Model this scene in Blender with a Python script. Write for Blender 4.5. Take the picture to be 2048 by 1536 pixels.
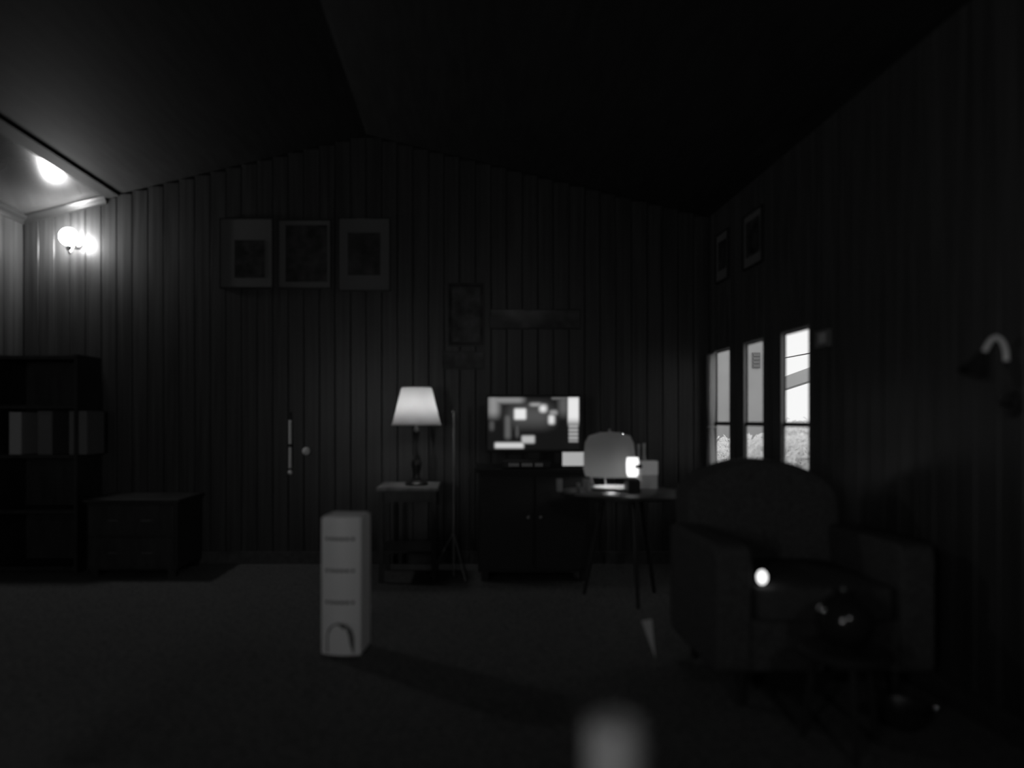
import bpy, bmesh, math, random
from mathutils import Vector, Matrix
random.seed(7)
PI = math.pi
S = bpy.context.scene
C = S.collection
for o in list(bpy.data.objects): bpy.data.objects.remove(o)

# ------------------------------------------------------------------ camera, sky, exposure
F = 1500.0            # focal length in pixels of the 2048 px wide frame
EYE = 1.05            # lens height above the floor
cd = bpy.data.cameras.new('camera'); cam = bpy.data.objects.new('camera', cd); C.objects.link(cam)
cam.location = (0, 0, EYE); cam.rotation_euler = (PI/2, 0, 0)
cd.sensor_width = 36; cd.lens = F/2048*36
cd.shift_x = 94/2048; cd.shift_y = 72/2048
cd.clip_start = 0.02
cd.dof.use_dof = True; cd.dof.focus_distance = 16.0; cd.dof.aperture_fstop = 0.85
S.camera = cam
w = bpy.data.worlds.new('overcast_sky'); S.world = w; w.use_nodes = True
bg = w.node_tree.nodes['Background']; bg.inputs[0].default_value = (1, 1, 1, 1); bg.inputs[1].default_value = 1.15
vs = S.view_settings
vs.view_transform = 'Standard'; vs.look = 'None'; vs.exposure = 0.0; vs.gamma = 1.0; vs.use_curve_mapping = False

BACK, LEFT, RIGHT, REAR = 5.5, -3.245, 1.80, -2.6

def at(px, py, d):    # where a ray of the photograph stands at distance d from the lens
    return Vector(((px-930)/F*d, d, EYE+(840-py)/F*d))

# ------------------------------------------------------------------ materials (all neutral greys: black and white film)
def mat(name, v, rough=0.6, metal=0.0, var=0.0, scale=8.0, stretch=(1, 1, 1), emit=0.0, spec=0.5, bump=0.0):
    m = bpy.data.materials.new(name); m.use_nodes = True
    nt = m.node_tree; b = nt.nodes['Principled BSDF']
    b.inputs['Base Color'].default_value = (v, v, v, 1)
    b.inputs['Roughness'].default_value = rough; b.inputs['Metallic'].default_value = metal
    b.inputs['Specular IOR Level'].default_value = spec
    if emit:
        b.inputs['Emission Color'].default_value = (1, 1, 1, 1); b.inputs['Emission Strength'].default_value = emit
    if var or bump:
        tc = nt.nodes.new('ShaderNodeTexCoord'); mp = nt.nodes.new('ShaderNodeMapping')
        oi = nt.nodes.new('ShaderNodeObjectInfo'); ad = nt.nodes.new('ShaderNodeVectorMath')
        mp.inputs['Scale'].default_value = stretch
        nz = nt.nodes.new('ShaderNodeTexNoise'); nz.inputs['Scale'].default_value = scale; nz.inputs['Detail'].default_value = 4
        nt.links.new(tc.outputs['Object'], ad.inputs[0]); nt.links.new(oi.outputs['Random'], ad.inputs[1])
        nt.links.new(ad.outputs[0], mp.inputs[0]); nt.links.new(mp.outputs[0], nz.inputs['Vector'])
        if var:
            mr = nt.nodes.new('ShaderNodeMapRange')
            mr.inputs['From Min'].default_value = 0.3; mr.inputs['From Max'].default_value = 0.7
            mr.inputs['To Min'].default_value = v*(1-var); mr.inputs['To Max'].default_value = v*(1+var)
            nt.links.new(nz.outputs['Fac'], mr.inputs['Value']); nt.links.new(mr.outputs[0], b.inputs['Base Color'])
        if bump:
            bp = nt.nodes.new('ShaderNodeBump'); bp.inputs['Strength'].default_value = bump; bp.inputs['Distance'].default_value = 0.01
            nt.links.new(nz.outputs['Fac'], bp.inputs['Height']); nt.links.new(bp.outputs[0], b.inputs['Normal'])
    return m

def mat_glow(name, L):
    m = bpy.data.materials.new(name); m.use_nodes = True; nt = m.node_tree; nt.nodes.clear()
    e = nt.nodes.new('ShaderNodeEmission'); e.inputs[0].default_value = (1, 1, 1, 1); e.inputs[1].default_value = L
    o = nt.nodes.new('ShaderNodeOutputMaterial'); nt.links.new(e.outputs[0], o.inputs[0]); return m

def mat_translucent(name, v, t, mix=0.6, clear=0.0):
    m = bpy.data.materials.new(name); m.use_nodes = True; nt = m.node_tree; nt.nodes.clear()
    d = nt.nodes.new('ShaderNodeBsdfDiffuse'); d.inputs[0].default_value = (v, v, v, 1)
    tr = nt.nodes.new('ShaderNodeBsdfTranslucent'); tr.inputs[0].default_value = (t, t, t, 1)
    mx = nt.nodes.new('ShaderNodeMixShader'); mx.inputs[0].default_value = mix
    nt.links.new(d.outputs[0], mx.inputs[1]); nt.links.new(tr.outputs[0], mx.inputs[2])
    o = nt.nodes.new('ShaderNodeOutputMaterial'); last = mx
    if clear:
        tp = nt.nodes.new('ShaderNodeBsdfTransparent'); m2 = nt.nodes.new('ShaderNodeMixShader'); m2.inputs[0].default_value = clear
        nt.links.new(mx.outputs[0], m2.inputs[1]); nt.links.new(tp.outputs[0], m2.inputs[2]); last = m2
    nt.links.new(last.outputs[0], o.inputs[0]); return m

def mat_pane(name, gloss=0.05, tint=0.95):
    m = bpy.data.materials.new(name); m.use_nodes = True; nt = m.node_tree; nt.nodes.clear()
    t = nt.nodes.new('ShaderNodeBsdfTransparent'); t.inputs[0].default_value = (tint, tint, tint, 1)
    g = nt.nodes.new('ShaderNodeBsdfGlossy'); g.inputs['Roughness'].default_value = 0.03
    mx = nt.nodes.new('ShaderNodeMixShader'); mx.inputs[0].default_value = gloss
    nt.links.new(t.outputs[0], mx.inputs[1]); nt.links.new(g.outputs[0], mx.inputs[2])
    o = nt.nodes.new('ShaderNodeOutputMaterial'); nt.links.new(mx.outputs[0], o.inputs[0]); return m

M = {}
M['panel'] = mat('varnished_wood_panelling', 0.042, 0.34, var=0.35, scale=6, stretch=(6, 6, 0.5), spec=0.25)
M['backing'] = mat('panel_backing', 0.012, 0.9)
M['ceil_shade'] = mat('shaded_ceiling_boards', 0.022, 0.75, var=0.3, scale=5, stretch=(6, .6, 6), spec=0.2)  # darker tone paints the bulb's light falling off across the ceiling
M['ceil_lit'] = mat('gloss_ceiling_paint', 0.05, 0.24, var=0.12, scale=3, spec=0.5)
M['plaster'] = mat('dull_plaster', 0.06, 0.9, var=0.1, scale=3, spec=0.1)
M['carpet'] = mat('dark_carpet', 0.10, 0.95, var=0.4, scale=60, bump=0.6, spec=0.1)
M['trim'] = mat('stained_trim', 0.05, 0.45, var=0.3, scale=6, stretch=(4, 4, 4), spec=0.3)
M['cornice'] = mat('cornice_paint', 0.025, 0.35, spec=0.4)
M['wood'] = mat('dark_walnut', 0.025, 0.42, var=0.4, scale=4, stretch=(6, 1, 1), spec=0.35)
M['woodtop'] = mat('waxed_table_wood', 0.20, 0.35, var=0.3, scale=4, stretch=(6, 1, 1), spec=0.4)
M['black'] = mat('black_plastic', 0.02, 0.4, spec=0.3)
M['blackmatt'] = mat('black_lacquer', 0.025, 0.6, spec=0.2)
M['white'] = mat('white_plastic', 0.85, 0.45)
M['paper'] = mat('white_paper', 0.75, 0.8)
M['china'] = mat('white_china', 0.85, 0.2)
M['mount'] = mat('picture_mount_card', 0.14, 0.85)
M['art'] = mat('dark_print', 0.035, 0.8, var=0.7, scale=14, spec=0.1)
M['art2'] = mat('grey_print', 0.09, 0.8, var=0.6, scale=10, spec=0.1)
M['frame'] = mat('black_frame_moulding', 0.015, 0.4, spec=0.3)
M['fabric'] = mat('charcoal_upholstery', 0.065, 0.95, var=0.3, scale=80, bump=0.4, spec=0.1)
M['chrome'] = mat('polished_chrome', 0.75, 0.12, metal=1.0)
M['brass'] = mat('satin_brass', 0.5, 0.28, metal=1.0)
M['steel'] = mat('dull_steel', 0.3, 0.4, metal=1.0)
M['bronze'] = mat('dark_bronze', 0.05, 0.35, metal=0.6)
M['grey'] = mat('grey_card', 0.35, 0.8)
M['darkgrey'] = mat('dark_grey_card', 0.12, 0.8)
M['slot'] = mat('dark_slots', 0.02, 0.7)
M['bulb'] = mat_glow('lit_globe_bulb', 135.0)
M['bulb_rear'] = mat_glow('added_lamp_glow', 22.0)
M['satin'] = mat('satin_nickel', 0.9, 0.22, metal=1.0)
M['votive'] = mat_glow('lit_votive_glass', 1.5)
M['tablet'] = mat_glow('blank_lit_screen', 0.40)
M['carton'] = mat('pale_carton', 0.85, 0.8)
M['carton_low'] = mat('mid_grey_carton', 0.45, 0.8)
M['led'] = mat_glow('indicator_light', 6.0)
M['egg'] = mat_glow('night_light_shell', 1.6)
M['shade'] = mat_translucent('pleated_fabric_shade', 0.7, 0.8, 0.55)
M['frost'] = mat_translucent('frosted_glass', 0.28, 0.20, 0.5)
M['sheer'] = mat_translucent('sheer_curtain', 0.6, 0.8, 0.7, clear=0.35)
M['pane'] = mat_pane('window_glass')
M['glass'] = mat_pane('picture_glass', 0.06, 0.97)
M['ext_wall'] = mat('grey_render_wall', 0.42, 0.9, var=0.05, scale=2)
M['ext_roof'] = mat('grey_fascia', 0.50, 0.8)
M['ground'] = mat('pale_gravel', 0.35, 0.95, var=0.3, scale=5)
M['leaf'] = mat_translucent('pale_leaves', 0.92, 0.92, 0.5)
M['stem'] = mat('shrub_stem', 0.2, 0.9)
M['sash'] = mat('painted_sash', 0.30, 0.5)

# ------------------------------------------------------------------ mesh helpers
def bm_(): return bmesh.new()
def add_box(bm, x0, x1, y0, y1, z0, z1, bev=0.0):
    t = bmesh.new(); bmesh.ops.create_cube(t, size=1)
    for v in t.verts:
        v.co = Vector(((x0+x1)/2+v.co.x*(x1-x0), (y0+y1)/2+v.co.y*(y1-y0), (z0+z1)/2+v.co.z*(z1-z0)))
    if bev: bmesh.ops.bevel(t, geom=t.edges[:], offset=bev, segments=2, affect='EDGES', profile=0.5)
    me = bpy.data.meshes.new('tmp'); t.to_mesh(me); t.free(); bm.from_mesh(me); bpy.data.meshes.remove(me); return bm
def add_lathe(bm, prof, seg=28, c=(0, 0, 0), close=False):
    rings = []
    for r, z in prof:
        rings.append([bm.verts.new((c[0]+max(r, 1e-4)*math.cos(2*PI*i/seg), c[1]+max(r, 1e-4)*math.sin(2*PI*i/seg), c[2]+z)) for i in range(seg)])
    for a, b in zip(rings, rings[1:]):
        for i in range(seg):
            bm.faces.new((a[i], a[(i+1) % seg], b[(i+1) % seg], b[i]))
    if close:
        for r in (rings[0][::-1], rings[-1]):
            try: bm.faces.new(r)
            except ValueError: pass
    return bm
def add_tube(bm, pts, rad, seg=10):
    pts = [Vector(p) for p in pts]; rings = []
    rr = rad if isinstance(rad, (list, tuple)) else [rad]*len(pts)
    up = Vector((0.31, 0.17, 0.93))
    for i, p in enumerate(pts):
        t = (pts[min(i+1, len(pts)-1)]-pts[max(i-1, 0)]).normalized()
        a = t.cross(up)
        if a.length < 1e-3: a = t.cross(Vector((1, 0, 0)))
        a.normalize(); b = t.cross(a).normalized()
        rings.append([bm.verts.new(p+(a*math.cos(2*PI*k/seg)+b*math.sin(2*PI*k/seg))*rr[i]) for k in range(seg)])
    for q, r in zip(rings, rings[1:]):
        for k in range(seg): bm.faces.new((q[k], q[(k+1) % seg], r[(k+1) % seg], r[k]))
    bm.faces.new(rings[0][::-1]); bm.faces.new(rings[-1]); return bm
def add_sphere(bm, c, r, sx=1, sy=1, sz=1, u=24, v=14):
    bmesh.ops.create_uvsphere(bm, u_segments=u, v_segments=v, radius=r, matrix=Matrix.Translation(c) @ Matrix.Diagonal((sx, sy, sz, 1))); return bm
def add_prism(bm, poly, axis, a, b):       # polygon in the other two axes extruded along axis
    def p(u, v, t): return {'x': (t, u, v), 'y': (u, t, v), 'z': (u, v, t)}[axis]
    A = [bm.verts.new(p(u, v, a)) for u, v in poly]; B = [bm.verts.new(p(u, v, b)) for u, v in poly]; n = len(poly)
    bm.faces.new(A); bm.faces.new(B[::-1])
    for i in range(n): bm.faces.new((A[i], B[i], B[(i+1) % n], A[(i+1) % n]))
    return bm
def obj(name, bm, m, parent=None, smooth=False, loc=None):
    bmesh.ops.recalc_face_normals(bm, faces=bm.faces[:])
    me = bpy.data.meshes.new(name); bm.to_mesh(me); bm.free()
    me.materials.append(M[m] if isinstance(m, str) else m)
    if smooth:
        for p in me.polygons: p.use_smooth = True
    o = bpy.data.objects.new(name, me); C.objects.link(o)
    if loc: o.location = loc
    if parent: o.parent = parent
    return o
def smooth_angle(o, deg=40):
    for p in o.data.polygons: p.use_smooth = True
    bm = bmesh.new(); bm.from_mesh(o.data)
    for e in bm.edges:
        e.smooth = not (len(e.link_faces) == 2 and e.calc_face_angle(0) > math.radians(deg))
    bm.to_mesh(o.data); bm.free(); return o
def thing(name, label, cat, loc=(0, 0, 0), rz=0, group=None):
    o = bpy.data.objects.new(name, None); C.objects.link(o); o.location = loc; o.rotation_euler = (0, 0, rz)
    return tag(o, label, cat, group)
def tag(o, label, cat, group=None):
    o['label'] = label; o['category'] = cat
    if group: o['group'] = group
    return o
def struct(o): o['kind'] = 'structure'; return o
def box(name, m, parent, x0, x1, y0, y1, z0, z1, bev=0.0): return obj(name, add_box(bm_(), x0, x1, y0, y1, z0, z1, bev), m, parent)
def lathe(name, m, parent, prof, loc=(0, 0, 0), seg=28, close=True):
    return smooth_angle(obj(name, add_lathe(bm_(), prof, seg, loc, close), m, parent), 35)
def tube(name, m, parent, pts, r, seg=10): return smooth_angle(obj(name, add_tube(bm_(), pts, r, seg), m, parent), 50)
def piece(name, mesh, loc, parent, scale=(1, 1, 1)):
    o = bpy.data.objects.new(name, mesh); C.objects.link(o); o.location = loc; o.scale = scale; o.parent = parent; return o

# ------------------------------------------------------------------ the room
WH = 2.535           # height of the side walls
SL = 0.24            # pitch of the ceiling
RIDGE = (LEFT+RIGHT)/2
def ceil_z(x): return WH+SL*(x-LEFT) if x < RIDGE else WH+SL*(RIGHT-x)
SOFF = -2.62         # edge of the bulb-lit ceiling strip; the tone beyond is darkened as shade
floor = struct(box('floor', 'carpet', None, LEFT-.1, RIGHT+.02, REAR-.1, BACK+.1, -.05, 0))

def gable_wall(name, y0, y1, m):
    poly = [(LEFT-.1, 0), (RIGHT+.012, 0), (RIGHT+.012, ceil_z(RIGHT)), (RIDGE, ceil_z(RIDGE)), (LEFT-.1, WH-.02)]
    return struct(obj(name, add_prism(bm_(), poly, 'y', y0, y1), m))
wall_back = gable_wall('wall_back', BACK, BACK+.1, 'backing')
wall_rear = gable_wall('wall_rear', REAR-.1, REAR, 'plaster')
wall_left = struct(box('wall_left', 'backing', None, LEFT-.1, LEFT, REAR, BACK, 0, WH))

def slab(name, xa, xb, m, th=.06):
    poly = [(xa, ceil_z(xa)), (xb, ceil_z(xb)), (xb, ceil_z(xb)+th), (xa, ceil_z(xa)+th)]
    return struct(obj(name, add_prism(bm_(), poly, 'y', REAR-.1, BACK+.1), m))
slab('ceiling', LEFT, SOFF, 'ceil_lit')
slab('ceiling', SOFF, RIDGE, 'ceil_shade')
slab('ceiling', RIDGE, RIGHT+.02, 'ceil_shade')

# one plank mesh shared by all, unit high, sized by scale; grooved edges come from the bevel
def plank_mesh(name, wid, axis):
    g = .0045; t = .012
    pr = [(-wid/2+.001, 0), (-wid/2+.001, t-g), (-wid/2+.001+g, t), (wid/2-.001-g, t), (wid/2-.001, t-g), (wid/2-.001, 0)]
    b = bm_()
    if axis == 'x': add_prism(b, [(u, -v) for u, v in pr], 'z', 0, 1)
    else: add_prism(b, [(-v, u) for u, v in pr], 'z', 0, 1)
    bmesh.ops.recalc_face_normals(b, faces=b.faces[:])
    me = bpy.data.meshes.new(name); b.to_mesh(me); b.free(); me.materials.append(M['panel']); return me
n = 44; pw = (RIGHT-.012-LEFT-.012)/n
pm = plank_mesh('plank_back', pw, 'x')
for i in range(n):
    x = LEFT+.012+(i+.5)*pw
    piece('plank', pm, (x, BACK, 0), wall_back, (1, 1, min(ceil_z(x-pw/2), ceil_z(x+pw/2))))
pm = plank_mesh('plank_left', .115, 'y')
for i in range(18):
    o = piece('plank', pm, (LEFT, BACK-.012-(i+.5)*.115, 0), wall_left, (-1, 1, WH))

WIN = [(3.90, 4.25), (4.50, 4.82), (5.07, 5.40)]; WZ0, WZ1 = .685, 1.545
b = bm_(); t = .014
add_box(b, RIGHT, RIGHT+t, REAR, BACK, 0, WZ0); add_box(b, RIGHT, RIGHT+t, REAR, BACK, WZ1, WH)
edges = [REAR]+[e for p in WIN for e in p]+[BACK]
for k in range(0, len(edges), 2): add_box(b, RIGHT, RIGHT+t, edges[k], edges[k+1], WZ0, WZ1)
wall_right = struct(obj('wall_right', b, 'backing'))
marks = [1.93]+[e for p in WIN for e in p]+[BACK-.012]
cache = {}
for k in range(len(marks)-1):
    a, e = marks[k], marks[k+1]; q = max(1, round((e-a)/.113)); wd = (e-a)/q
    me = plank_mesh('plank_right', wd, 'y')
    for i in range(q):
        y = a+(i+.5)*wd
        if (a, e) in WIN:
            piece('plank', me, (RIGHT, y, 0), wall_right, (1, 1, WZ0)); piece('plank', me, (RIGHT, y, WZ1), wall_right, (1, 1, WH-WZ1))
        else: piece('plank', me, (RIGHT, y, 0), wall_right, (1, 1, WH))

# skirtings, cornices, ceiling beam
struct(box('baseboard_back', 'trim', None, LEFT+.012, RIGHT-.012, BACK-.027, BACK-.012, 0, .09, .003))
struct(box('baseboard_left', 'trim', None, LEFT+.012, LEFT+.027, REAR, BACK-.027, 0, .09, .003))
struct(box('baseboard_right', 'trim', None, RIGHT-.027, RIGHT-.012, REAR, BACK-.027, 0, .09, .003))
def cornice(name, p0, p1, out):
    # cove moulding swept from p0 to p1, out = direction into the room
    p0, p1, out = Vector(p0), Vector(p1), Vector(out); up = Vector((0, 0, 1)); b = bm_()
    pr = [(0, 0), (0, -.055), (.008, -.055), (.012, -.045), (.022, -.03), (.038, -.018), (.046, -.010), (.046, 0)]
    A = [b.verts.new(p0+out*u+up*v) for u, v in pr]; B = [b.verts.new(p1+out*u+up*v) for u, v in pr]
    b.faces.new(A); b.faces.new(B[::-1])
    for i in range(len(pr)): b.faces.new((A[i], B[i], B[(i+1) % len(pr)], A[(i+1) % len(pr)]))
    return struct(obj(name, b, 'cornice'))
cornice('trim_1', (LEFT+.012, BACK-.012, WH+.003), (SOFF, BACK-.012, ceil_z(SOFF)), (0, -1, 0))
cornice('trim_2', (LEFT+.012, BACK-.012, WH), (LEFT+.012, REAR, WH), (1, 0, 0))
bz = ceil_z(SOFF)
struct(obj('trim_3', add_prism(bm_(), [(SOFF, bz-.018), (SOFF+.09, bz+.004), (SOFF+.09, bz+.028), (SOFF, bz+.003)], 'y', REAR, BACK-.012), 'ceil_shade'))

# windows: frame with two sashes and their panes
for i, (a, e) in enumerate(WIN):
    x0, x1 = RIGHT-.010, RIGHT+.013; f = .008
    b = bm_()
    add_box(b, x0, x1, a, a+f, WZ0, WZ1); add_box(b, x0, x1, e-f, e, WZ0, WZ1)
    add_box(b, x0, x1, a+f, e-f, WZ0, WZ0+f); add_box(b, x0, x1, a+f, e-f, WZ1-f, WZ1)
    wn = struct(obj('window_%d' % (i+1), b, 'sash'))
    mid = 1.022
    for nm, z0, z1, xo in (('upper_sash', mid-.008, WZ1-f, .005), ('lower_sash', WZ0+f, mid+.012, -.004)):
        b = bm_(); xa, xb = RIGHT+xo, RIGHT+xo+.008; s = .009
        add_box(b, xa, xb, a+f, a+f+s, z0, z1); add_box(b, xa, xb, e-f-s, e-f, z0, z1)
        rb, rt = (.024, s) if nm == 'upper_sash' else (s, .022)
        add_box(b, xa, xb, a+f+s, e-f-s, z0, z0+rb); add_box(b, xa, xb, a+f+s, e-f-s, z1-rt, z1)
        so = obj(nm, b, 'wood', wn)
        box('pane', 'pane', so, xa+.003, xa+.005, a+f+s, e-f-s, z0+rb, z1-rt)
# one continuous sill below the three windows
struct(box('trim_4', 'trim', None, RIGHT-.05, RIGHT-.012, WIN[0][0]-.06, 5.47, WZ0-.03, WZ0-.006, .003))

# ------------------------------------------------------------------ outside the windows
ground = struct(box('ground', 'ground', None, RIGHT+.02, 40, -5, 40, -.35, -.05))
h = thing('neighbouring_house', 'plain grey rendered house wall seen through the two farther windows', 'building', (4.7, 19, -.05))
box('wall', 'ext_wall', h, -1.9, 1.70, -3.4, 3.4, 0, 3.6)
obj('roof', add_prism(bm_(), [(-3.7, 3.6), (3.7, 3.6), (0, 5.4)], 'x', -2.1, 1.75), 'ext_roof', h)
wv = box('vent', 'stem', h, 1.27, 1.43, -3.43, -3.4, 2.18, 2.50)
for k in range(4): box('slat', 'stem', wv, 1.285, 1.415, -3.445, -3.43, 2.20+k*.075, 2.245+k*.075)
c = thing('garden_pergola', 'pale grey pergola beam on posts seen through the nearest window', 'pergola', (6.0, 13.0, -.05))
obj('beam', add_prism(bm_(), [(-1.6, 1.95), (1.66, 1.63), (1.66, 1.86), (-1.6, 2.18)], 'x', 0, .12), 'ext_roof', c)
for yy, zz in ((-1.5, 1.945), (1.58, 1.64)): box('post', 'ext_roof', c, .02, .10, yy-.04, yy+.04, 0, zz)
tag(tube('overhead_wire', 'slot', None, [(8.13, 6+k*1.4, 2.62+.0016*(k-7)**2) for k in range(15)], .013, 6), 'thin dark overhead wire crossing the sky in the nearest window', 'wire')
wp = tag(lathe('utility_pole', 'stem', None, [(.11, -.05), (.10, 2.72), (.0, 2.75)], (8, 25.6, 0), 12), 'round wooden utility pole carrying the overhead wire', 'pole')
wp2 = tag(lathe('utility_pole', 'stem', None, [(.11, -.05), (.10, 2.72), (.0, 2.75)], (8, 6.0, 0), 12), 'nearer round wooden utility pole carrying the overhead wire', 'pole')
def shrub(name, loc, rx, ry, hgt, n, label):
    t = thing(name, label, 'shrub', loc, 0, 'shrubs along the outside of the house')
    vs_, fs = [], []
    for k in range(n):
        th = random.random()*2*PI; ph = math.acos(random.uniform(-.5, 1)); rr = random.uniform(.72, 1.0)*(1+.10*math.sin(5*th)+.08*math.sin(9*ph))
        c0 = Vector((rx*rr*math.sin(ph)*math.cos(th), ry*rr*math.sin(ph)*math.sin(th), hgt*.45+hgt*.55*rr*math.cos(ph)))
        d = Vector((random.gauss(0, 1), random.gauss(0, 1), random.gauss(0, 1))).normalized()
        u = d.orthogonal().normalized(); s = random.uniform(.03, .055); i0 = len(vs_)
        vs_ += [c0-d*s, c0+u*s*.45, c0+d*s, c0-u*s*.45]; fs.append((i0, i0+1, i0+2, i0+3))
    me = bpy.data.meshes.new('foliage'); me.from_pydata([tuple(v) for v in vs_], [], fs); me.materials.append(M['leaf'])
    o = bpy.data.objects.new('foliage', me); C.objects.link(o); o.parent = t
    b = bm_()
    for k in range(6):
        a = k*1.05; add_tube(b, [(0, 0, -.0), (rx*.2*math.cos(a), ry*.2*math.sin(a), hgt*.35), (rx*.55*math.cos(a), ry*.55*math.sin(a), hgt*.75)], [.02, .014, .006], 6)
    obj('stems', b, 'stem', t)
shrub('rounded_shrub', (3.6, 8.05, -.05), .62, .78, 1.04, 9000, 'pale leafy shrub filling the lower half of the nearest window')
shrub('rounded_shrub', (3.9, 11.2, -.05), .45, .5, .80, 3000, 'pale leafy shrub low in the window at the far corner')

# ------------------------------------------------------------------ wall lamp with bare globe bulb
bl = Vector((-2.835, 5.368, 2.363))
t = thing('wall_lamp', 'bare glowing globe bulb on a short wall arm high in the corner', 'lamp', (bl.x, BACK-.012, bl.z-.02))
L_ = lambda v: Vector(v)
o = lathe('wall_plate', 'brass', t, [(0, 0), (.045, 0), (.045, .008), (.03, .018), (0, .02)]); o.rotation_euler = (PI/2, 0, 0)
tube('arm', 'brass', t, [(0, -.015, 0), (0, -.05, -.03), (0, -.09, -.075), (0, -.112, -.10), (0, -.12, -.085), (0, -.12, -.07)], .007)
lathe('socket', 'black', t, [(0, -.075), (.018, -.075), (.021, -.06), (.021, -.045), (.0, -.045)], (0, -.12, 0))
obj('globe_bulb', add_sphere(bm_(), (0, -.12, .018), .062), 'bulb', t, True)

# ------------------------------------------------------------------ pictures
def picture(label, w_, h_, art, loc, rz=0, group=None, fr=.008, glass=True, mount='mount', name='framed_picture', artmat='art'):
    t = thing(name, label, 'picture', loc, rz, group)       # faces -y, centred
    b = bm_(); x, z = w_/2, h_/2
    add_box(b, -x, -x+fr, -.02, 0, -z, z); add_box(b, x-fr, x, -.02, 0, -z, z); add_box(b, -x+fr, x-fr, -.02, 0, -z, -z+fr); add_box(b, -x+fr, x-fr, -.02, 0, z-fr, z)
    obj('frame', b, 'frame', t)
    box('mount', mount, t, -x+fr, x-fr, -.010, -.002, -z+fr, z-fr)
    if art: box('print', artmat, t, art[0], art[1], -.0125, -.0102, art[2], art[3])
    if glass: box('glass', 'glass', t, -x+fr, x-fr, -.0165, -.0145, -z+fr, z-fr)
    return t
s = (BACK-.012)/F
def backpic(label, x0, x1, y0, y1, a, group=None, **k):
    cx, cy = (x0+x1)/2, (y0+y1)/2; p = at(cx, cy, BACK-.012)
    art = ((a[0]-cx)*s, (a[1]-cx)*s, (cy-a[3])*s, (cy-a[2])*s) if a else None
    return picture(label, (x1-x0)*s, (y1-y0)*s, art, p, 0, group, **k)
G = 'three framed prints side by side on the panelled wall'
backpic('framed print with a broad pale mount, leftmost of the row of three', 440, 547, 437, 577, (470, 530, 481, 556), G)
backpic('framed print with a large dark image, middle of the row of three', 557, 663, 440, 578, (572, 655, 451, 564), G)
backpic('framed print with a small dark image, rightmost of the row of three', 677, 781, 437, 583, (696, 761, 466, 551), G)
backpic('wide low pale panoramic print hanging above the television', 978, 1160, 619, 658, None, mount='art2', fr=.006)
backpic('dark upright picture hanging above the lamp and left of the panoramic print', 896, 968, 566, 692, (904, 960, 575, 684), artmat='art2', mount='art')
backpic('small pale plaque below the dark upright picture', 884, 968, 703, 738, None, mount='art2', fr=.006)
GR = 'two small pictures above the windows'
picture('small framed picture high above the middle window', .31, .34, (-.11, .11, -.10, .12), (RIGHT-.012, 4.635, 2.17), -PI/2, GR)
picture('small framed picture high above the window at the far corner', .25, .34, (-.08, .08, -.09, .11), (RIGHT-.012, 5.185, 2.18), -PI/2, GR)

# ------------------------------------------------------------------ end table with the shaded lamp
et = thing('end_table', 'small dark end table with a low shelf under the glowing table lamp', 'table', (-.37, 5.04, 0))
box('table_top', 'woodtop', et, -.20, .20, -.23, .23, .592, .617, .006)
for x in (-.17, .17):
    for y in (-.20, .20): box('leg', 'wood', et, x-.016, x+.016, y-.016, y+.016, 0, .592, .003)
box('apron', 'wood', et, -.17, .17, -.205, .205, .52, .592)
box('shelf', 'wood', et, -.18, .18, -.21, .21, .19, .207, .004)
tl = thing('table_lamp', 'glowing tapered fabric lampshade on a dark turned lamp base on the end table', 'lamp', (-.323, 5.0, .617))
lathe('base', 'bronze', tl, [(0, 0), (.075, 0), (.078, .012), (.06, .025), (.026, .04), (.018, .07), (.030, .11), (.036, .145), (.028, .18), (.013, .21), (.010, .28), (.013, .33), (.021, .345), (.021, .365), (.012, .38), (.010, .47), (0, .47)])
sh = bm_(); prof = [(.163, .400), (.104, .640), (.098, .652)]
add_lathe(sh, prof, 48)
so = obj('lamp_shade', sh, 'shade', tl, True)
m2 = so.modifiers.new('thickness', 'SOLIDIFY'); m2.thickness = .0015
lathe('shade_top_ring', 'shade', tl, [(.098, .652), (.10, .645), (.02, .648), (.0, .648)], close=False, seg=40)
lathe('rim', 'shade', tl, [(.1635, .398), (.166, .398), (.1645, .408), (.162, .408)], close=False, seg=48)
obj('bulb', add_sphere(bm_(), (0, 0, .485), .03, sz=1.3), mat_glow('lamp_bulb', 44), tl, True)

# ------------------------------------------------------------------ media cabinet, television, set-top box, card
mc = thing('media_cabinet', 'low black media cabinet under the television', 'cabinet', (.47, 5.14, 0))
box('top', 'blackmatt', mc, -.40, .36, -.29, .30, .71, .735, .004)
box('body', 'blackmatt', mc, -.38, .34, -.262, .28, .06, .71)
for x0 in (-.37, -.015):
    d = box('door', 'blackmatt', mc, x0, x0+.345, -.280, -.263, .08, .69, .004)
    lathe('knob', 'steel', d, [(0, 0), (.006, 0), (.006, .012), (.012, .018), (0, .024)]).matrix_local = Matrix.Translation((x0+(.31 if x0 < -.1 else .035), -.28, .42)) @ Matrix.Rotation(PI/2, 4, 'X')
for x in (-.34, .30):
    for y in (-.24, .25): box('foot', 'blackmatt', mc, x-.02, x+.02, y-.02, y+.02, 0, .06)

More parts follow.
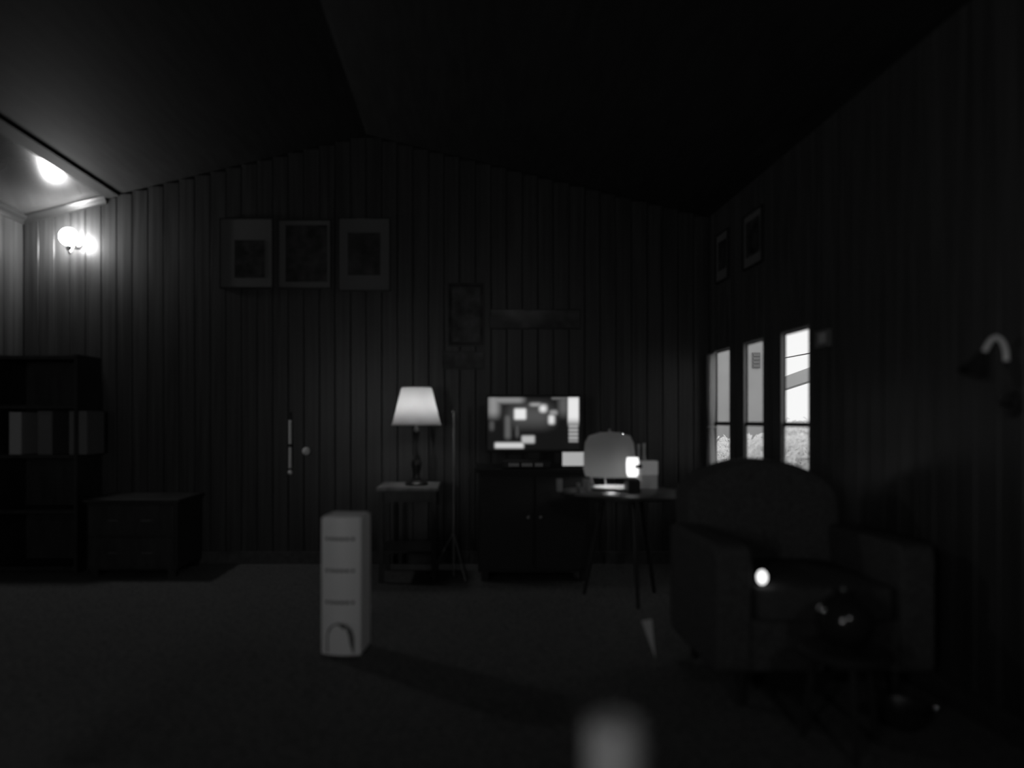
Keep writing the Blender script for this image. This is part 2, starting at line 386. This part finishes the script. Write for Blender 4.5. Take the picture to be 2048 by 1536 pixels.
SX, SZ = .613, .350
tv = thing('television', 'flat television showing a bright blurred picture on the black cabinet', 'television', (.46, 5.03, .735))
z0 = .118
box('housing', 'black', tv, -SX/2-.014, SX/2+.014, 0, .035, z0-.02, z0+SZ+.014, .006)
box('stand_neck', 'black', tv, -.04, .04, .008, .03, .015, z0-.015)
lathe('stand_foot', 'black', tv, [(0, 0), (.075, 0), (.075, .006), (.04, .016), (0, .018)], (0, .02, 0))
def screen_mat():
    m = bpy.data.materials.new('television_picture'); m.use_nodes = True; nt = m.node_tree; nt.nodes.clear()
    tc = nt.nodes.new('ShaderNodeTexCoord'); sp = nt.nodes.new('ShaderNodeSeparateXYZ'); nt.links.new(tc.outputs['Object'], sp.inputs[0])
    def math_(op, a, b=None):
        n_ = nt.nodes.new('ShaderNodeMath'); n_.operation = op
        for k, v in enumerate((a, b)):
            if v is None: continue
            if isinstance(v, (int, float)): n_.inputs[k].default_value = v
            else: nt.links.new(v, n_.inputs[k])
        return n_.outputs[0]
    X = math_('MULTIPLY', sp.outputs[0], 184/SX); Z = math_('MULTIPLY', sp.outputs[2], 105/SZ)   # picture units
    def edge(v, cc, half, soft):
        dd = math_('ABSOLUTE', math_('SUBTRACT', v, cc))
        mr = nt.nodes.new('ShaderNodeMapRange'); mr.interpolation_type = 'SMOOTHSTEP'
        mr.inputs[1].default_value = half-soft; mr.inputs[2].default_value = half+soft; mr.inputs[3].default_value = 1; mr.inputs[4].default_value = 0
        nt.links.new(dd, mr.inputs[0]); return mr.outputs[0]
    acc = 0.006
    cells = [(987, 812, 11, 22, 7, .26), (1014, 801, 34, 6, 6, .24), (1062, 832, 44, 22, 14, .075), (1016, 855, 6, 24, 4, .11),
             (1035, 862, 4, 14, 4, .07), (1041, 829, 12, 11, 2.5, .80), (1072, 810, 12, 4, 4, .30), (1087, 818, 7, 7, 4, .80), (1104, 840, 6, 9, 3, .75),
             (1108, 826, 8, 5, 3, .30), (1128, 812, 10, 20, 8, .10), (984, 852, 5, 10, 4, .07), (1120, 797, 16, 3, 2, .12)]
    for cx, cy, hw, hh, sf, v in cells:
        e_ = math_('MULTIPLY', edge(X, cx-1068, hw, min(sf*1.9, hw)), edge(Z, 847.5-cy, hh, min(sf*1.9, hh)))
        acc = math_('MAXIMUM', acc, math_('MULTIPLY', e_, v))
    # bright column down the right side, with a beaded lower half
    col = math_('MULTIPLY', math_('MULTIPLY', edge(X, 1148-1068, 11, 3), edge(Z, 847.5-818, 28, 14)), .80)
    acc = math_('MAXIMUM', acc, col)
    bead = math_('ADD', .28, math_('MULTIPLY', math_('SINE', math_('MULTIPLY', Z, 0.8)), .13))
    low = math_('MULTIPLY', math_('MULTIPLY', edge(X, 1148-1068, 9.5, 2), edge(Z, 847.5-858, 27, 3)), bead)
    acc = math_('MAXIMUM', acc, low)
    for cx, cy, hw, hh, v in ((1019, 892, 29, 5.5, .62), (1057, 880, 13, 7.5, .46)):
        cap = math_('MULTIPLY', math_('MULTIPLY', edge(X, cx-1068, hw, 4), edge(Z, 847.5-cy, hh, 4)), v)
        acc = math_('MAXIMUM', acc, cap)
    em = nt.nodes.new('ShaderNodeEmission'); nt.links.new(acc, em.inputs[0]); em.inputs[1].default_value = 1.0
    gl = nt.nodes.new('ShaderNodeBsdfGlossy'); gl.inputs[0].default_value = (.03, .03, .03, 1); gl.inputs['Roughness'].default_value = .25
    ads = nt.nodes.new('ShaderNodeAddShader'); nt.links.new(em.outputs[0], ads.inputs[0]); nt.links.new(gl.outputs[0], ads.inputs[1])
    oo = nt.nodes.new('ShaderNodeOutputMaterial'); nt.links.new(ads.outputs[0], oo.inputs[0]); return m
scr = obj('screen', add_box(bm_(), -SX/2, SX/2, -.002, .002, -SZ/2, SZ/2), screen_mat(), tv, loc=(0, 0, z0+SZ/2))
sb = thing('set_top_box', 'slim dark set-top box with a dim row of characters below the television', 'box', (.40, 4.915, .735))
box('case', 'black', sb, -.16, .16, -.045, .045, .004, .05, .004)
for x in (-.13, .13): box('foot', 'black', sb, x-.012, x+.012, -.03, .03, 0, .004)
dm = mat_glow('display_segments', .035)
for k in range(13):
    if k in (4, 9): continue
    box('display_segment', dm, sb, -.115+k*.0172, -.104+k*.0172, -.0475, -.0452, .014, .034)
cp = at(1147, 918, 4.90)
nc = thing('small_tablet', 'small tablet with a blank pale screen standing right of the television', 'tablet', (cp.x, 4.90, .735), .05)
cs = box('case', 'black', nc, -.078, .078, 0, .008, .012, .109, .002)
box('screen', 'tablet', cs, -.073, .073, -.0015, .0005, .016, .105)
box('base', 'blackmatt', nc, -.05, .05, -.02, .02, 0, .016)

# ------------------------------------------------------------------ round side table with lantern and small things
TZ = .63
rt = thing('round_side_table', 'small round dark table beside the media cabinet', 'table', (.945, 4.42, 0))
lathe('table_top', 'wood', rt, [(0, TZ-.022), (.375, TZ-.022), (.385, TZ-.016), (.385, TZ-.006), (.375, TZ), (0, TZ)], seg=48)
for k in range(3):
    a = k*2*PI/3+.6; tube('leg', 'wood', rt, [(.13*math.cos(a), .13*math.sin(a), TZ-.022), (.25*math.cos(a), .25*math.sin(a), 0)], [.017, .011])
lp = Vector((.885, 4.60, TZ))
tray = tag(lathe('saucer_tray', 'china', None, [(0, .001), (.10, .001), (.15, .012), (.152, .017), (.10, .008), (0, .007)], (lp.x+.03, lp.y-.07, TZ), 40), 'shallow white tray brightly lit below the frosted lantern', 'tray')
ln = thing('frosted_lantern', 'squat frosted glass lantern glowing grey on the round table', 'lamp', (lp.x, lp.y, TZ+.008))
gb = bm_(); add_lathe(gb, [(.146, .068), (.155, .10), (.156, .19), (.148, .27), (.125, .315), (.06, .335), (.0, .337)], 40)
obj('glass_shade', gb, 'frost', ln, True)
for k in range(3):
    a = k*2*PI/3+PI/2; tube('foot', 'steel', ln, [(.146*math.cos(a), .146*math.sin(a), .072), (.12*math.cos(a), .12*math.sin(a), 0)], .005, 8)
lathe('knob', 'chrome', ln, [(0, .335), (.010, .337), (.006, .345), (.012, .356), (0, .366)], seg=16)
obj('bulb', add_sphere(bm_(), (0, -.02, .100), .02), mat_glow('lantern_bulb', 36), ln, True)
vp_ = at(1265, 957, 4.345)
bk = thing('small_wooden_block', 'small dark wooden block under the glowing votive cup', 'block', (vp_.x, 4.345, TZ), .1)
box('body', 'wood', bk, -.038, .038, -.038, .038, 0, .074, .004)
box('felt_top', 'blackmatt', bk, -.034, .034, -.034, .034, .074, .08)
mg = thing('votive_cup', 'brightly glowing white votive cup with a dark clip, right of the lantern', 'candle cup', (vp_.x, 4.345, TZ+.08), 0)
bb = bm_(); add_lathe(bb, [(0, .012), (.026, .012), (.034, .03), (.036, .09), (.032, .122), (.029, .122), (.030, .03), (0, .02)], 32)
smooth_angle(obj('glass', bb, 'votive', mg), 40)
lathe('base', 'steel', mg, [(0, 0), (.030, 0), (.028, .012), (0, .012)], seg=24)
tube('clip', 'black', mg, [(.044, -.030, .074), (.020, -.036, .072), (.008, -.038, .070)], [.012, .011, .009], 10)
bx_ = at(1297, 943, 4.62)
cb = thing('small_box', 'grey carton with a paler upper half at the right end of the table', 'box', (1.118, 4.60, TZ), .12)
box('lower_half', 'carton_low', cb, -.052, .052, -.035, .035, 0, .085)
box('upper_half', 'carton', cb, -.055, .055, -.037, .037, .085, .170, .002)
for k, (px_, hh) in enumerate(((1277, .27), (1288, .275))):
    p = at(px_, 900, 4.68)
    tag(lathe('slim_bottle', 'grey', None, [(0, 0), (.016, 0), (.017, .01), (.017, hh*.6), (.008, hh*.72), (.007, hh*.9), (.009, hh*.9), (.009, hh), (0, hh)], (p.x, 4.68, TZ), 16),
        'slim grey bottle behind the carton, %s of the two' % ('left' if k == 0 else 'right'), 'bottle', 'slim bottles behind the carton')
for k, (px_, d, r_, hh, mm, lab) in enumerate(((1119, 4.40, .016, .075, 'grey', 'small grey pill pot at the left edge of the round table'),
                                               (1157, 4.38, .013, .05, 'steel', 'tiny metal pot on the round table below the white card'),
                                               (1174, 4.40, .024, .072, 'grey', 'stubby grey jar on the round table left of the lantern'))):
    p = at(px_, 960, d)
    j = thing('small_pot', lab, 'pot', (p.x, d, TZ))
    lathe('jar', mm, j, [(0, 0), (r_*.9, 0), (r_, .005), (r_, hh*.75), (0, hh*.75)], seg=18)
    lathe('lid', mm, j, [(0, hh*.75), (r_*1.06, hh*.75), (r_*1.06, hh), (0, hh)], seg=18)
for k, (px_, d, ang) in enumerate(((1150, 4.26, .3), (1184, 4.24, -.2))):
    p = at(px_, 975, d)
    o = tube('pen', 'steel', None, [(-.06*math.cos(ang), -.06*math.sin(ang), .006), (.05*math.cos(ang), .05*math.sin(ang), .006), (.06*math.cos(ang), .06*math.sin(ang), .006)], [.005, .005, .002], 8)
    o.location = (p.x, d, TZ); tag(o, ('metal pen lying on the round table, nearer the cabinet', 'metal pen lying on the round table, nearer the lantern tray')[k], 'pen', 'pens on the round table')
# indicator light
ip = at(1244, 868, BACK-.012)
pl = thing('plug_adapter', 'small black wall adapter with a pinpoint white light above the lantern', 'adapter', (ip.x, BACK-.012, ip.z))
box('case', 'black', pl, -.025, .025, -.03, 0, -.04, .02, .004)
obj('indicator_light', add_sphere(bm_(), (0, -.031, 0), .006, u=12, v=8), 'led', pl, True)

# ------------------------------------------------------------------ slender floor pole right of the lamp
fp = thing('floor_stand', 'slender dark metal floor stand between the table lamp and the television', 'stand', (-.075, 5.0, 0))
tube('pole', 'steel', fp, [(0, 0, .01), (0, 0, 1.10)], .007)
for k in range(3):
    a = k*2*PI/3-PI/2+.5; tube('leg', 'steel', fp, [(0, 0, .30), (.10*math.cos(a), .10*math.sin(a), .12), (.16*math.cos(a), .16*math.sin(a), .008)], .006, 8)
lathe('finial', 'steel', fp, [(0, 1.095), (.011, 1.10), (.014, 1.112), (.008, 1.124), (0, 1.128)], seg=14)

# ------------------------------------------------------------------ white tower appliance
tw = thing('tower_heater', 'tall white tower heater with a curved front, slots and an arched recess', 'heater', (-.54, 3.42, 0), -.10)
W2, D2, H2 = .089, .095, .622
def front(u): return -D2-.022*math.cos(u*PI/2)
n_ = 14
pts = [(W2*(-1+2*i/n_), front(-1+2*i/n_)) for i in range(n_+1)]+[(W2, D2), (-W2, D2)]
b = add_prism(bm_(), pts, 'z', .012, H2)
bmesh.ops.bevel(b, geom=[e for e in b.edges if all(v.co.z > H2-.001 for v in e.verts)], offset=.008, segments=2, affect='EDGES')
smooth_angle(obj('body', b, 'white', tw), 30)
box('plinth', 'darkgrey', tw, -W2*.95, W2*.95, -D2*.95, D2*.95, 0, .012)
for z in (.525, .385, .245):
    for k in range(6):
        x = -.058+k*.0225
        box('slot', 'slot', tw, x-.008, x+.008, front(x/W2)-.0015, front(x/W2)+.006, z-.006, z+.006)
b = bm_(); ar = .062
arc = [(ar*math.cos(a), .095+ar*math.sin(a)) for a in [i*PI/14 for i in range(15)]]
out_ = [(-ar, .02)]+arc[::-1]+[(ar, .02)]
V1 = [b.verts.new((x, front(x/W2)-.002, z)) for x, z in out_]; V2 = [b.verts.new((x, front(x/W2)+.01, z)) for x, z in out_]
b.faces.new(V1); b.faces.new(V2[::-1])
for i in range(len(V1)): b.faces.new((V1[i], V2[i], V2[(i+1) % len(V1)], V1[(i+1) % len(V1)]))
obj('arched_recess', b, 'darkgrey', tw)
tube('recess_rim', 'white', tw, [(x*1.04, front(x/W2)-.003, .095+(z-.095)*1.04) for x, z in arc], .0045, 8)

# ------------------------------------------------------------------ hanging rod and hook on the back wall
hp = at(580, 845, BACK-.05)
hr = thing('hanging_rod', 'thin white rod with a ball end hanging on the panelled wall', 'rod', (hp.x, BACK-.045, hp.z))
lz = lambda py: (845-py)/F*(BACK-.05)
tube('rod', 'white', hr, [(0, 0, lz(840)), (0, 0, lz(936))], .011, 14)
obj('ball_end', add_sphere(bm_(), (0, 0, lz(945)), .017), 'white', hr, True)
lathe('collar', 'black', hr, [(0, lz(894)), (.014, lz(894)), (.014, lz(888)), (0, lz(888))], seg=16)
tube('hook', 'black', hr, [(0, .033, lz(825)), (0, 0, lz(828)), (0, -.003, lz(836)), (0, 0, lz(842))], .005, 8)
kp = at(615, 902, BACK-.012)
kn = thing('coat_peg', 'small pale coat peg right of the hanging rod', 'peg', (kp.x, BACK-.012, kp.z))
o = lathe('rose', 'steel', kn, [(0, 0), (.028, 0), (.028, .006), (0, .008)], seg=20); o.rotation_euler = (PI/2, 0, 0)
o = lathe('knob', 'white', kn, [(0, .006), (.010, .008), (.010, .03), (.026, .04), (.028, .052), (.016, .062), (0, .064)], seg=24); o.rotation_euler = (PI/2, 0, 0)

# ------------------------------------------------------------------ bookshelf at the left with pale binders, low chest
sf = thing('bookcase', 'narrow dark open bookcase standing in the far left corner', 'bookcase', (-2.94, 5.30, 0))
for x in (-.27, .27): box('side_panel', 'wood', sf, x-.012, x+.012, -.16, .17, 0, 1.50)
for z in (.03, .42, .80, 1.14, 1.48): box('shelf', 'wood', sf, -.258, .258, -.155, .165, z-.012, z+.012)
box('back_panel', 'wood', sf, -.258, .258, .165, .175, .04, 1.47)
shelf_z = .812
for k, (px0, px1, y0, mm, lab) in enumerate(((18, 42, 760, 'grey', 'tall pale binder at the left end of the bookcase shelf'),
                                             (75, 104, 770, 'darkgrey', 'tall dark grey binder in the middle of the bookcase shelf'),
                                             (138, 174, 818, 'mount', 'shorter grey binder at the right end of the bookcase shelf'))):
    pa, pb = at(px0, y0, 5.16), at(px1, y0, 5.16)
    t = thing('binder', lab, 'binder', ((pa.x+pb.x)/2, 5.16, shelf_z), 0, 'binders on the bookcase shelf')
    wv_ = (pb.x-pa.x)/2; hz = pa.z-shelf_z-.002 if k else 1.105-shelf_z
    hz = min(hz, .30)
    box('cover', mm, t, -wv_, wv_, 0, .25, 0, hz, .003)
    box('spine_label', 'mount' if k else 'grey', t, -wv_*.75, wv_*.75, -.0015, .0005, hz*.55, hz*.9)
ch = thing('low_chest', 'low dark chest of drawers standing right of the bookcase', 'chest', (-2.22, 5.22, 0))
box('body', 'wood', ch, -.30, .30, -.22, .24, .05, .50, .004)
box('top', 'wood', ch, -.32, .32, -.245, .25, .50, .522, .004)
for z0_ in (.07, .285):
    d = box('drawer', 'wood', ch, -.285, .285, -.237, -.221, z0_, z0_+.20, .003)
    for x in (-.11, .11): tube('pull', 'brass', d, [(x-.035, -.238, z0_+.1), (x-.03, -.26, z0_+.1), (x+.03, -.26, z0_+.1), (x+.035, -.238, z0_+.1)], .005, 8)
for x in (-.26, .26):
    for y in (-.18, .20): box('foot', 'wood', ch, x-.025, x+.025, y-.025, y+.025, 0, .05)

# ------------------------------------------------------------------ armchair before the windows
ac = thing('armchair', 'dark upholstered armchair with a curved back standing against the windows', 'armchair', (1.30, 3.05, 0), 0)
def soft(name, x0, x1, y0, y1, z0, z1, bev, top=None):
    b = bm_(); bmesh.ops.create_cube(b, size=1)
    bmesh.ops.subdivide_edges(b, edges=b.edges[:], cuts=6, use_grid_fill=True)
    for v in b.verts:
        u = v.co.copy(); v.co = Vector(((x0+x1)/2+u.x*(x1-x0), (y0+y1)/2+u.y*(y1-y0), (z0+z1)/2+u.z*(z1-z0)))
        if top: v.co = top(v.co, u)
    o = obj(name, b, 'fabric', ac, True)
    md = o.modifiers.new('round', 'SUBSURF'); md.levels = 2; md.render_levels = 2; return o
soft('seat_base', -.33, .33, -.34, .30, .13, .33, .03)
soft('seat_cushion', -.25, .25, -.37, .22, .325, .45, .04, lambda c_, u: Vector((c_.x, c_.y, c_.z+(.025*(1-4*u.x*u.x)*(1-4*u.y*u.y) if u.z > 0 else 0))))
soft('backrest', -.33, .33, .17, .40, .30, .880, .05, lambda c_, u: Vector((c_.x, c_.y+.06*(u.z+.5)-.02, c_.z-(.16*abs(2*u.x)**2.2*max(0, u.z+.3) if u.z > -.3 else 0))))
for sx in (-1, 1):
    soft('arm', sx*.33-.065, sx*.33+.065, -.36, .28, .13, .60, .05)
for x in (-.28, .28):
    for y in (-.28, .28): lathe('leg', 'wood', ac, [(0, 0), (.016, 0), (.026, .15), (0, .15)], (x, y, 0), 14)
ep = at(1507, 1200, 2.78)
tag(obj('night_light', add_sphere(bm_(), (0, 0, 0), .021, sx=.85, sy=.85, sz=1.2, u=24, v=16), 'egg', None, True, (ep.x, 2.70, .484)), 'small glowing white egg-shaped night light on the armchair seat', 'night light')

# ------------------------------------------------------------------ low stool with dark glass ball, bowl, folded card
st = thing('low_stool', 'low round dark stool carrying the glass ball', 'stool', (1.215, 2.40, 0))
lathe('seat', 'blackmatt', st, [(0, .29), (.13, .29), (.14, .30), (.14, .315), (.13, .322), (0, .322)], seg=32)
for k in range(3):
    a = k*2*PI/3+.3; tube('leg', 'blackmatt', st, [(.09*math.cos(a), .09*math.sin(a), .292), (.13*math.cos(a), .13*math.sin(a), 0)], [.014, .009], 8)
gbll = thing('glass_ball', 'dark glossy ball vase on the low stool', 'vase', (1.215, 2.40, .322))
lathe('body', mat('smoked_glass', .02, .12, spec=.6), gbll, [(.035, .0)]+[(.088*math.sin(a), .086-.088*math.cos(a)) for a in [.42+i*.17 for i in range(14)]]+[(.03, .170), (.034, .182), (.03, .184), (.026, .17), (0, .165)], seg=36)
bw = thing('metal_bowl', 'small dark metal bowl on the floor by the right wall', 'bowl', (1.50, 2.57, 0))
lathe('bowl', 'bronze', bw, [(0, 0), (.05, 0), (.055, .006), (.085, .035), (.098, .07), (.094, .071), (.08, .038), (.05, .011), (0, .009)], seg=32)
obj('rim_bead', add_sphere(bm_(), (.094, -.03, .074), .009, u=14, v=10), 'chrome', bw, True)
fc = thing('folded_paper', 'narrow pointed strip of white paper standing on the dark floor', 'paper', (at(1297, 1297, 3.30).x, 3.30, 0), .0)
b = bm_()
P = [(-.030, 0, .165), (.022, .03, .165), (.030, 0, .002)]
top = [b.verts.new(p) for p in P]; bot = [b.verts.new((p[0], p[1]+.003, p[2])) for p in P]
b.faces.new(top); b.faces.new(bot[::-1])
for i in range(3): b.faces.new((top[i], bot[i], bot[(i+1) % 3], top[(i+1) % 3]))
obj('leaf', b, 'paper', fc)

# ------------------------------------------------------------------ gooseneck lamp on the right wall (unlit); white arc paints the chrome's glint
gp = at(1988, 690, 2.45)
gl = thing('gooseneck_lamp', 'unlit wall lamp with a bent gooseneck painted white as its glint at the right edge', 'lamp', (RIGHT-.012, 2.45, 1.10))
o = lathe('wall_plate', 'black', gl, [(0, 0), (.04, 0), (.04, .01), (0, .014)], seg=20); o.rotation_euler = (0, -PI/2, 0)
x0 = gp.x-(RIGHT-.012)
gx = lambda px_: (px_-930)/F*2.45-(RIGHT-.012); gz = lambda py_: EYE+(840-py_)/F*2.45-1.10
low = [(-.012, 0, 0), (-.04, 0, .0), (gx(2012), 0, .06), (gx(2014), 0, .14), (gx(2013), 0, gz(722))]
tube('lower_stem', 'black', gl, low, .008)
tube('gooseneck', 'china', gl, [(gx(a), 0, gz(c_)) for a, c_ in ((2013, 722), (2012, 705), (2008, 689), (2001, 679), (1992, 674), (1984, 678), (1978, 686), (1973, 695), (1968, 704))], .0085, 14)
o = lathe('shade', 'blackmatt', gl, [(.010, 0), (.016, -.01), (.02, -.03), (.045, -.08), (.043, -.08), (.018, -.03), (0, -.012)], seg=24, close=False)
o.location = (gx(1967), 0, gz(704)); o.rotation_euler = (0, .45, 0)

th = thing('thermostat', 'small grey wall thermostat just right of the nearest window', 'thermostat', (RIGHT-.012, 3.72, 1.45))
box('case', 'darkgrey', th, -.022, 0, -.07, .07, -.04, .045, .004)
box('dial', 'grey', th, -.026, -.0215, -.05, .02, -.02, .03, .001)
# ------------------------------------------------------------------ sheer curtain gathered in the corner by the farthest window
b = bm_(); rows = []
for j in range(13):
    z = 1.52-j*(1.52-.47)/12; pin = 1-.55*math.exp(-((z-1.0)/.12)**2); r_ = []
    for i in range(33):
        u = i/32; r_.append(b.verts.new((-.012*math.cos(u*PI*10)-.02, (u-.5)*.14*pin, z)))
    rows.append(r_)
for a, c_ in zip(rows, rows[1:]):
    for i in range(32): b.faces.new((a[i], a[i+1], c_[i+1], c_[i]))
sc = thing('sheer_curtain', 'narrow gathered sheer curtain in the corner beside the farthest window', 'curtain', (RIGHT-.012, 5.385, 0))
o = obj('cloth', b, 'sheer', sc, True); md = o.modifiers.new('thickness', 'SOLIDIFY'); md.thickness = .001
tube('tie_back', 'paper', sc, [(-.04*math.cos(a), .045*math.sin(a), 1.0) for a in [-1.5+.3*i for i in range(11)]], .006, 8)
tube('rod', 'brass', sc, [(-.02, -.09, 1.525), (-.02, .08, 1.525)], .006, 8)

# ------------------------------------------------------------------ near the lens: white candle on an unseen table; added fill lamps behind
nt_ = thing('near_table', 'dark unseen table under the candle, widened to shade the heater', 'table', (-.1, .30, 0))
box('table_top', 'blackmatt', nt_, -1.3, 1.1, -.33, .40, .695, .72, .006)  # out of view; carries the candle, widened to shade the heater's lower front
for x in (-1.25, 1.05):
    for y in (-.28, .35): box('leg', 'blackmatt', nt_, x-.025, x+.025, y-.025, y+.025, 0, .695)
cn = thing('pillar_candle', 'blurred white pillar candle close to the lens at the bottom edge', 'candle', (at(1230, 1440, .60).x, .60, .72))
lathe('wax', 'grey', cn, [(0, 0), (.022, 0), (.022, .085), (.019, .089), (.006, .084), (0, .084)], seg=32)
tube('wick', 'black', cn, [(0, 0, .083), (.001, 0, .092)], .001, 6)
fl = thing('added_floor_lamp', 'added tall lamp behind the lens that lights the heater front', 'lamp', (-1.5, -1.3, 0))  # lamp added out of view to light the heater's front
lathe('base', 'black', fl, [(0, 0), (.14, 0), (.14, .015), (.02, .03), (0, .03)], seg=32)
tube('pole', 'black', fl, [(0, 0, .02), (0, 0, .76)], .011)
lathe('paper_shade', 'bulb_rear', fl, [(0, .75), (.095, .75), (.105, .80), (.105, 1.55), (.095, 1.60), (0, 1.60)], seg=32)
pd = thing('fill_pendant', 'added globe lamp behind the lens filling the room with even light', 'lamp', (.7, -1.7, ceil_z(.7)-.005))  # second added lamp, unseen, evens out the light on floor and walls
lathe('ceiling_rose', 'black', pd, [(0, -.03), (.05, -.03), (.055, .0), (0, .0)], seg=24)
tube('cord', 'black', pd, [(0, 0, -.02), (0, 0, -.42)], .004, 8)
lathe('holder', 'black', pd, [(0, -.46), (.03, -.46), (.025, -.42), (0, -.41)], seg=20)
obj('globe', add_sphere(bm_(), (0, 0, -.555), .10), mat_glow('fill_pendant_glow', 45), pd, True)
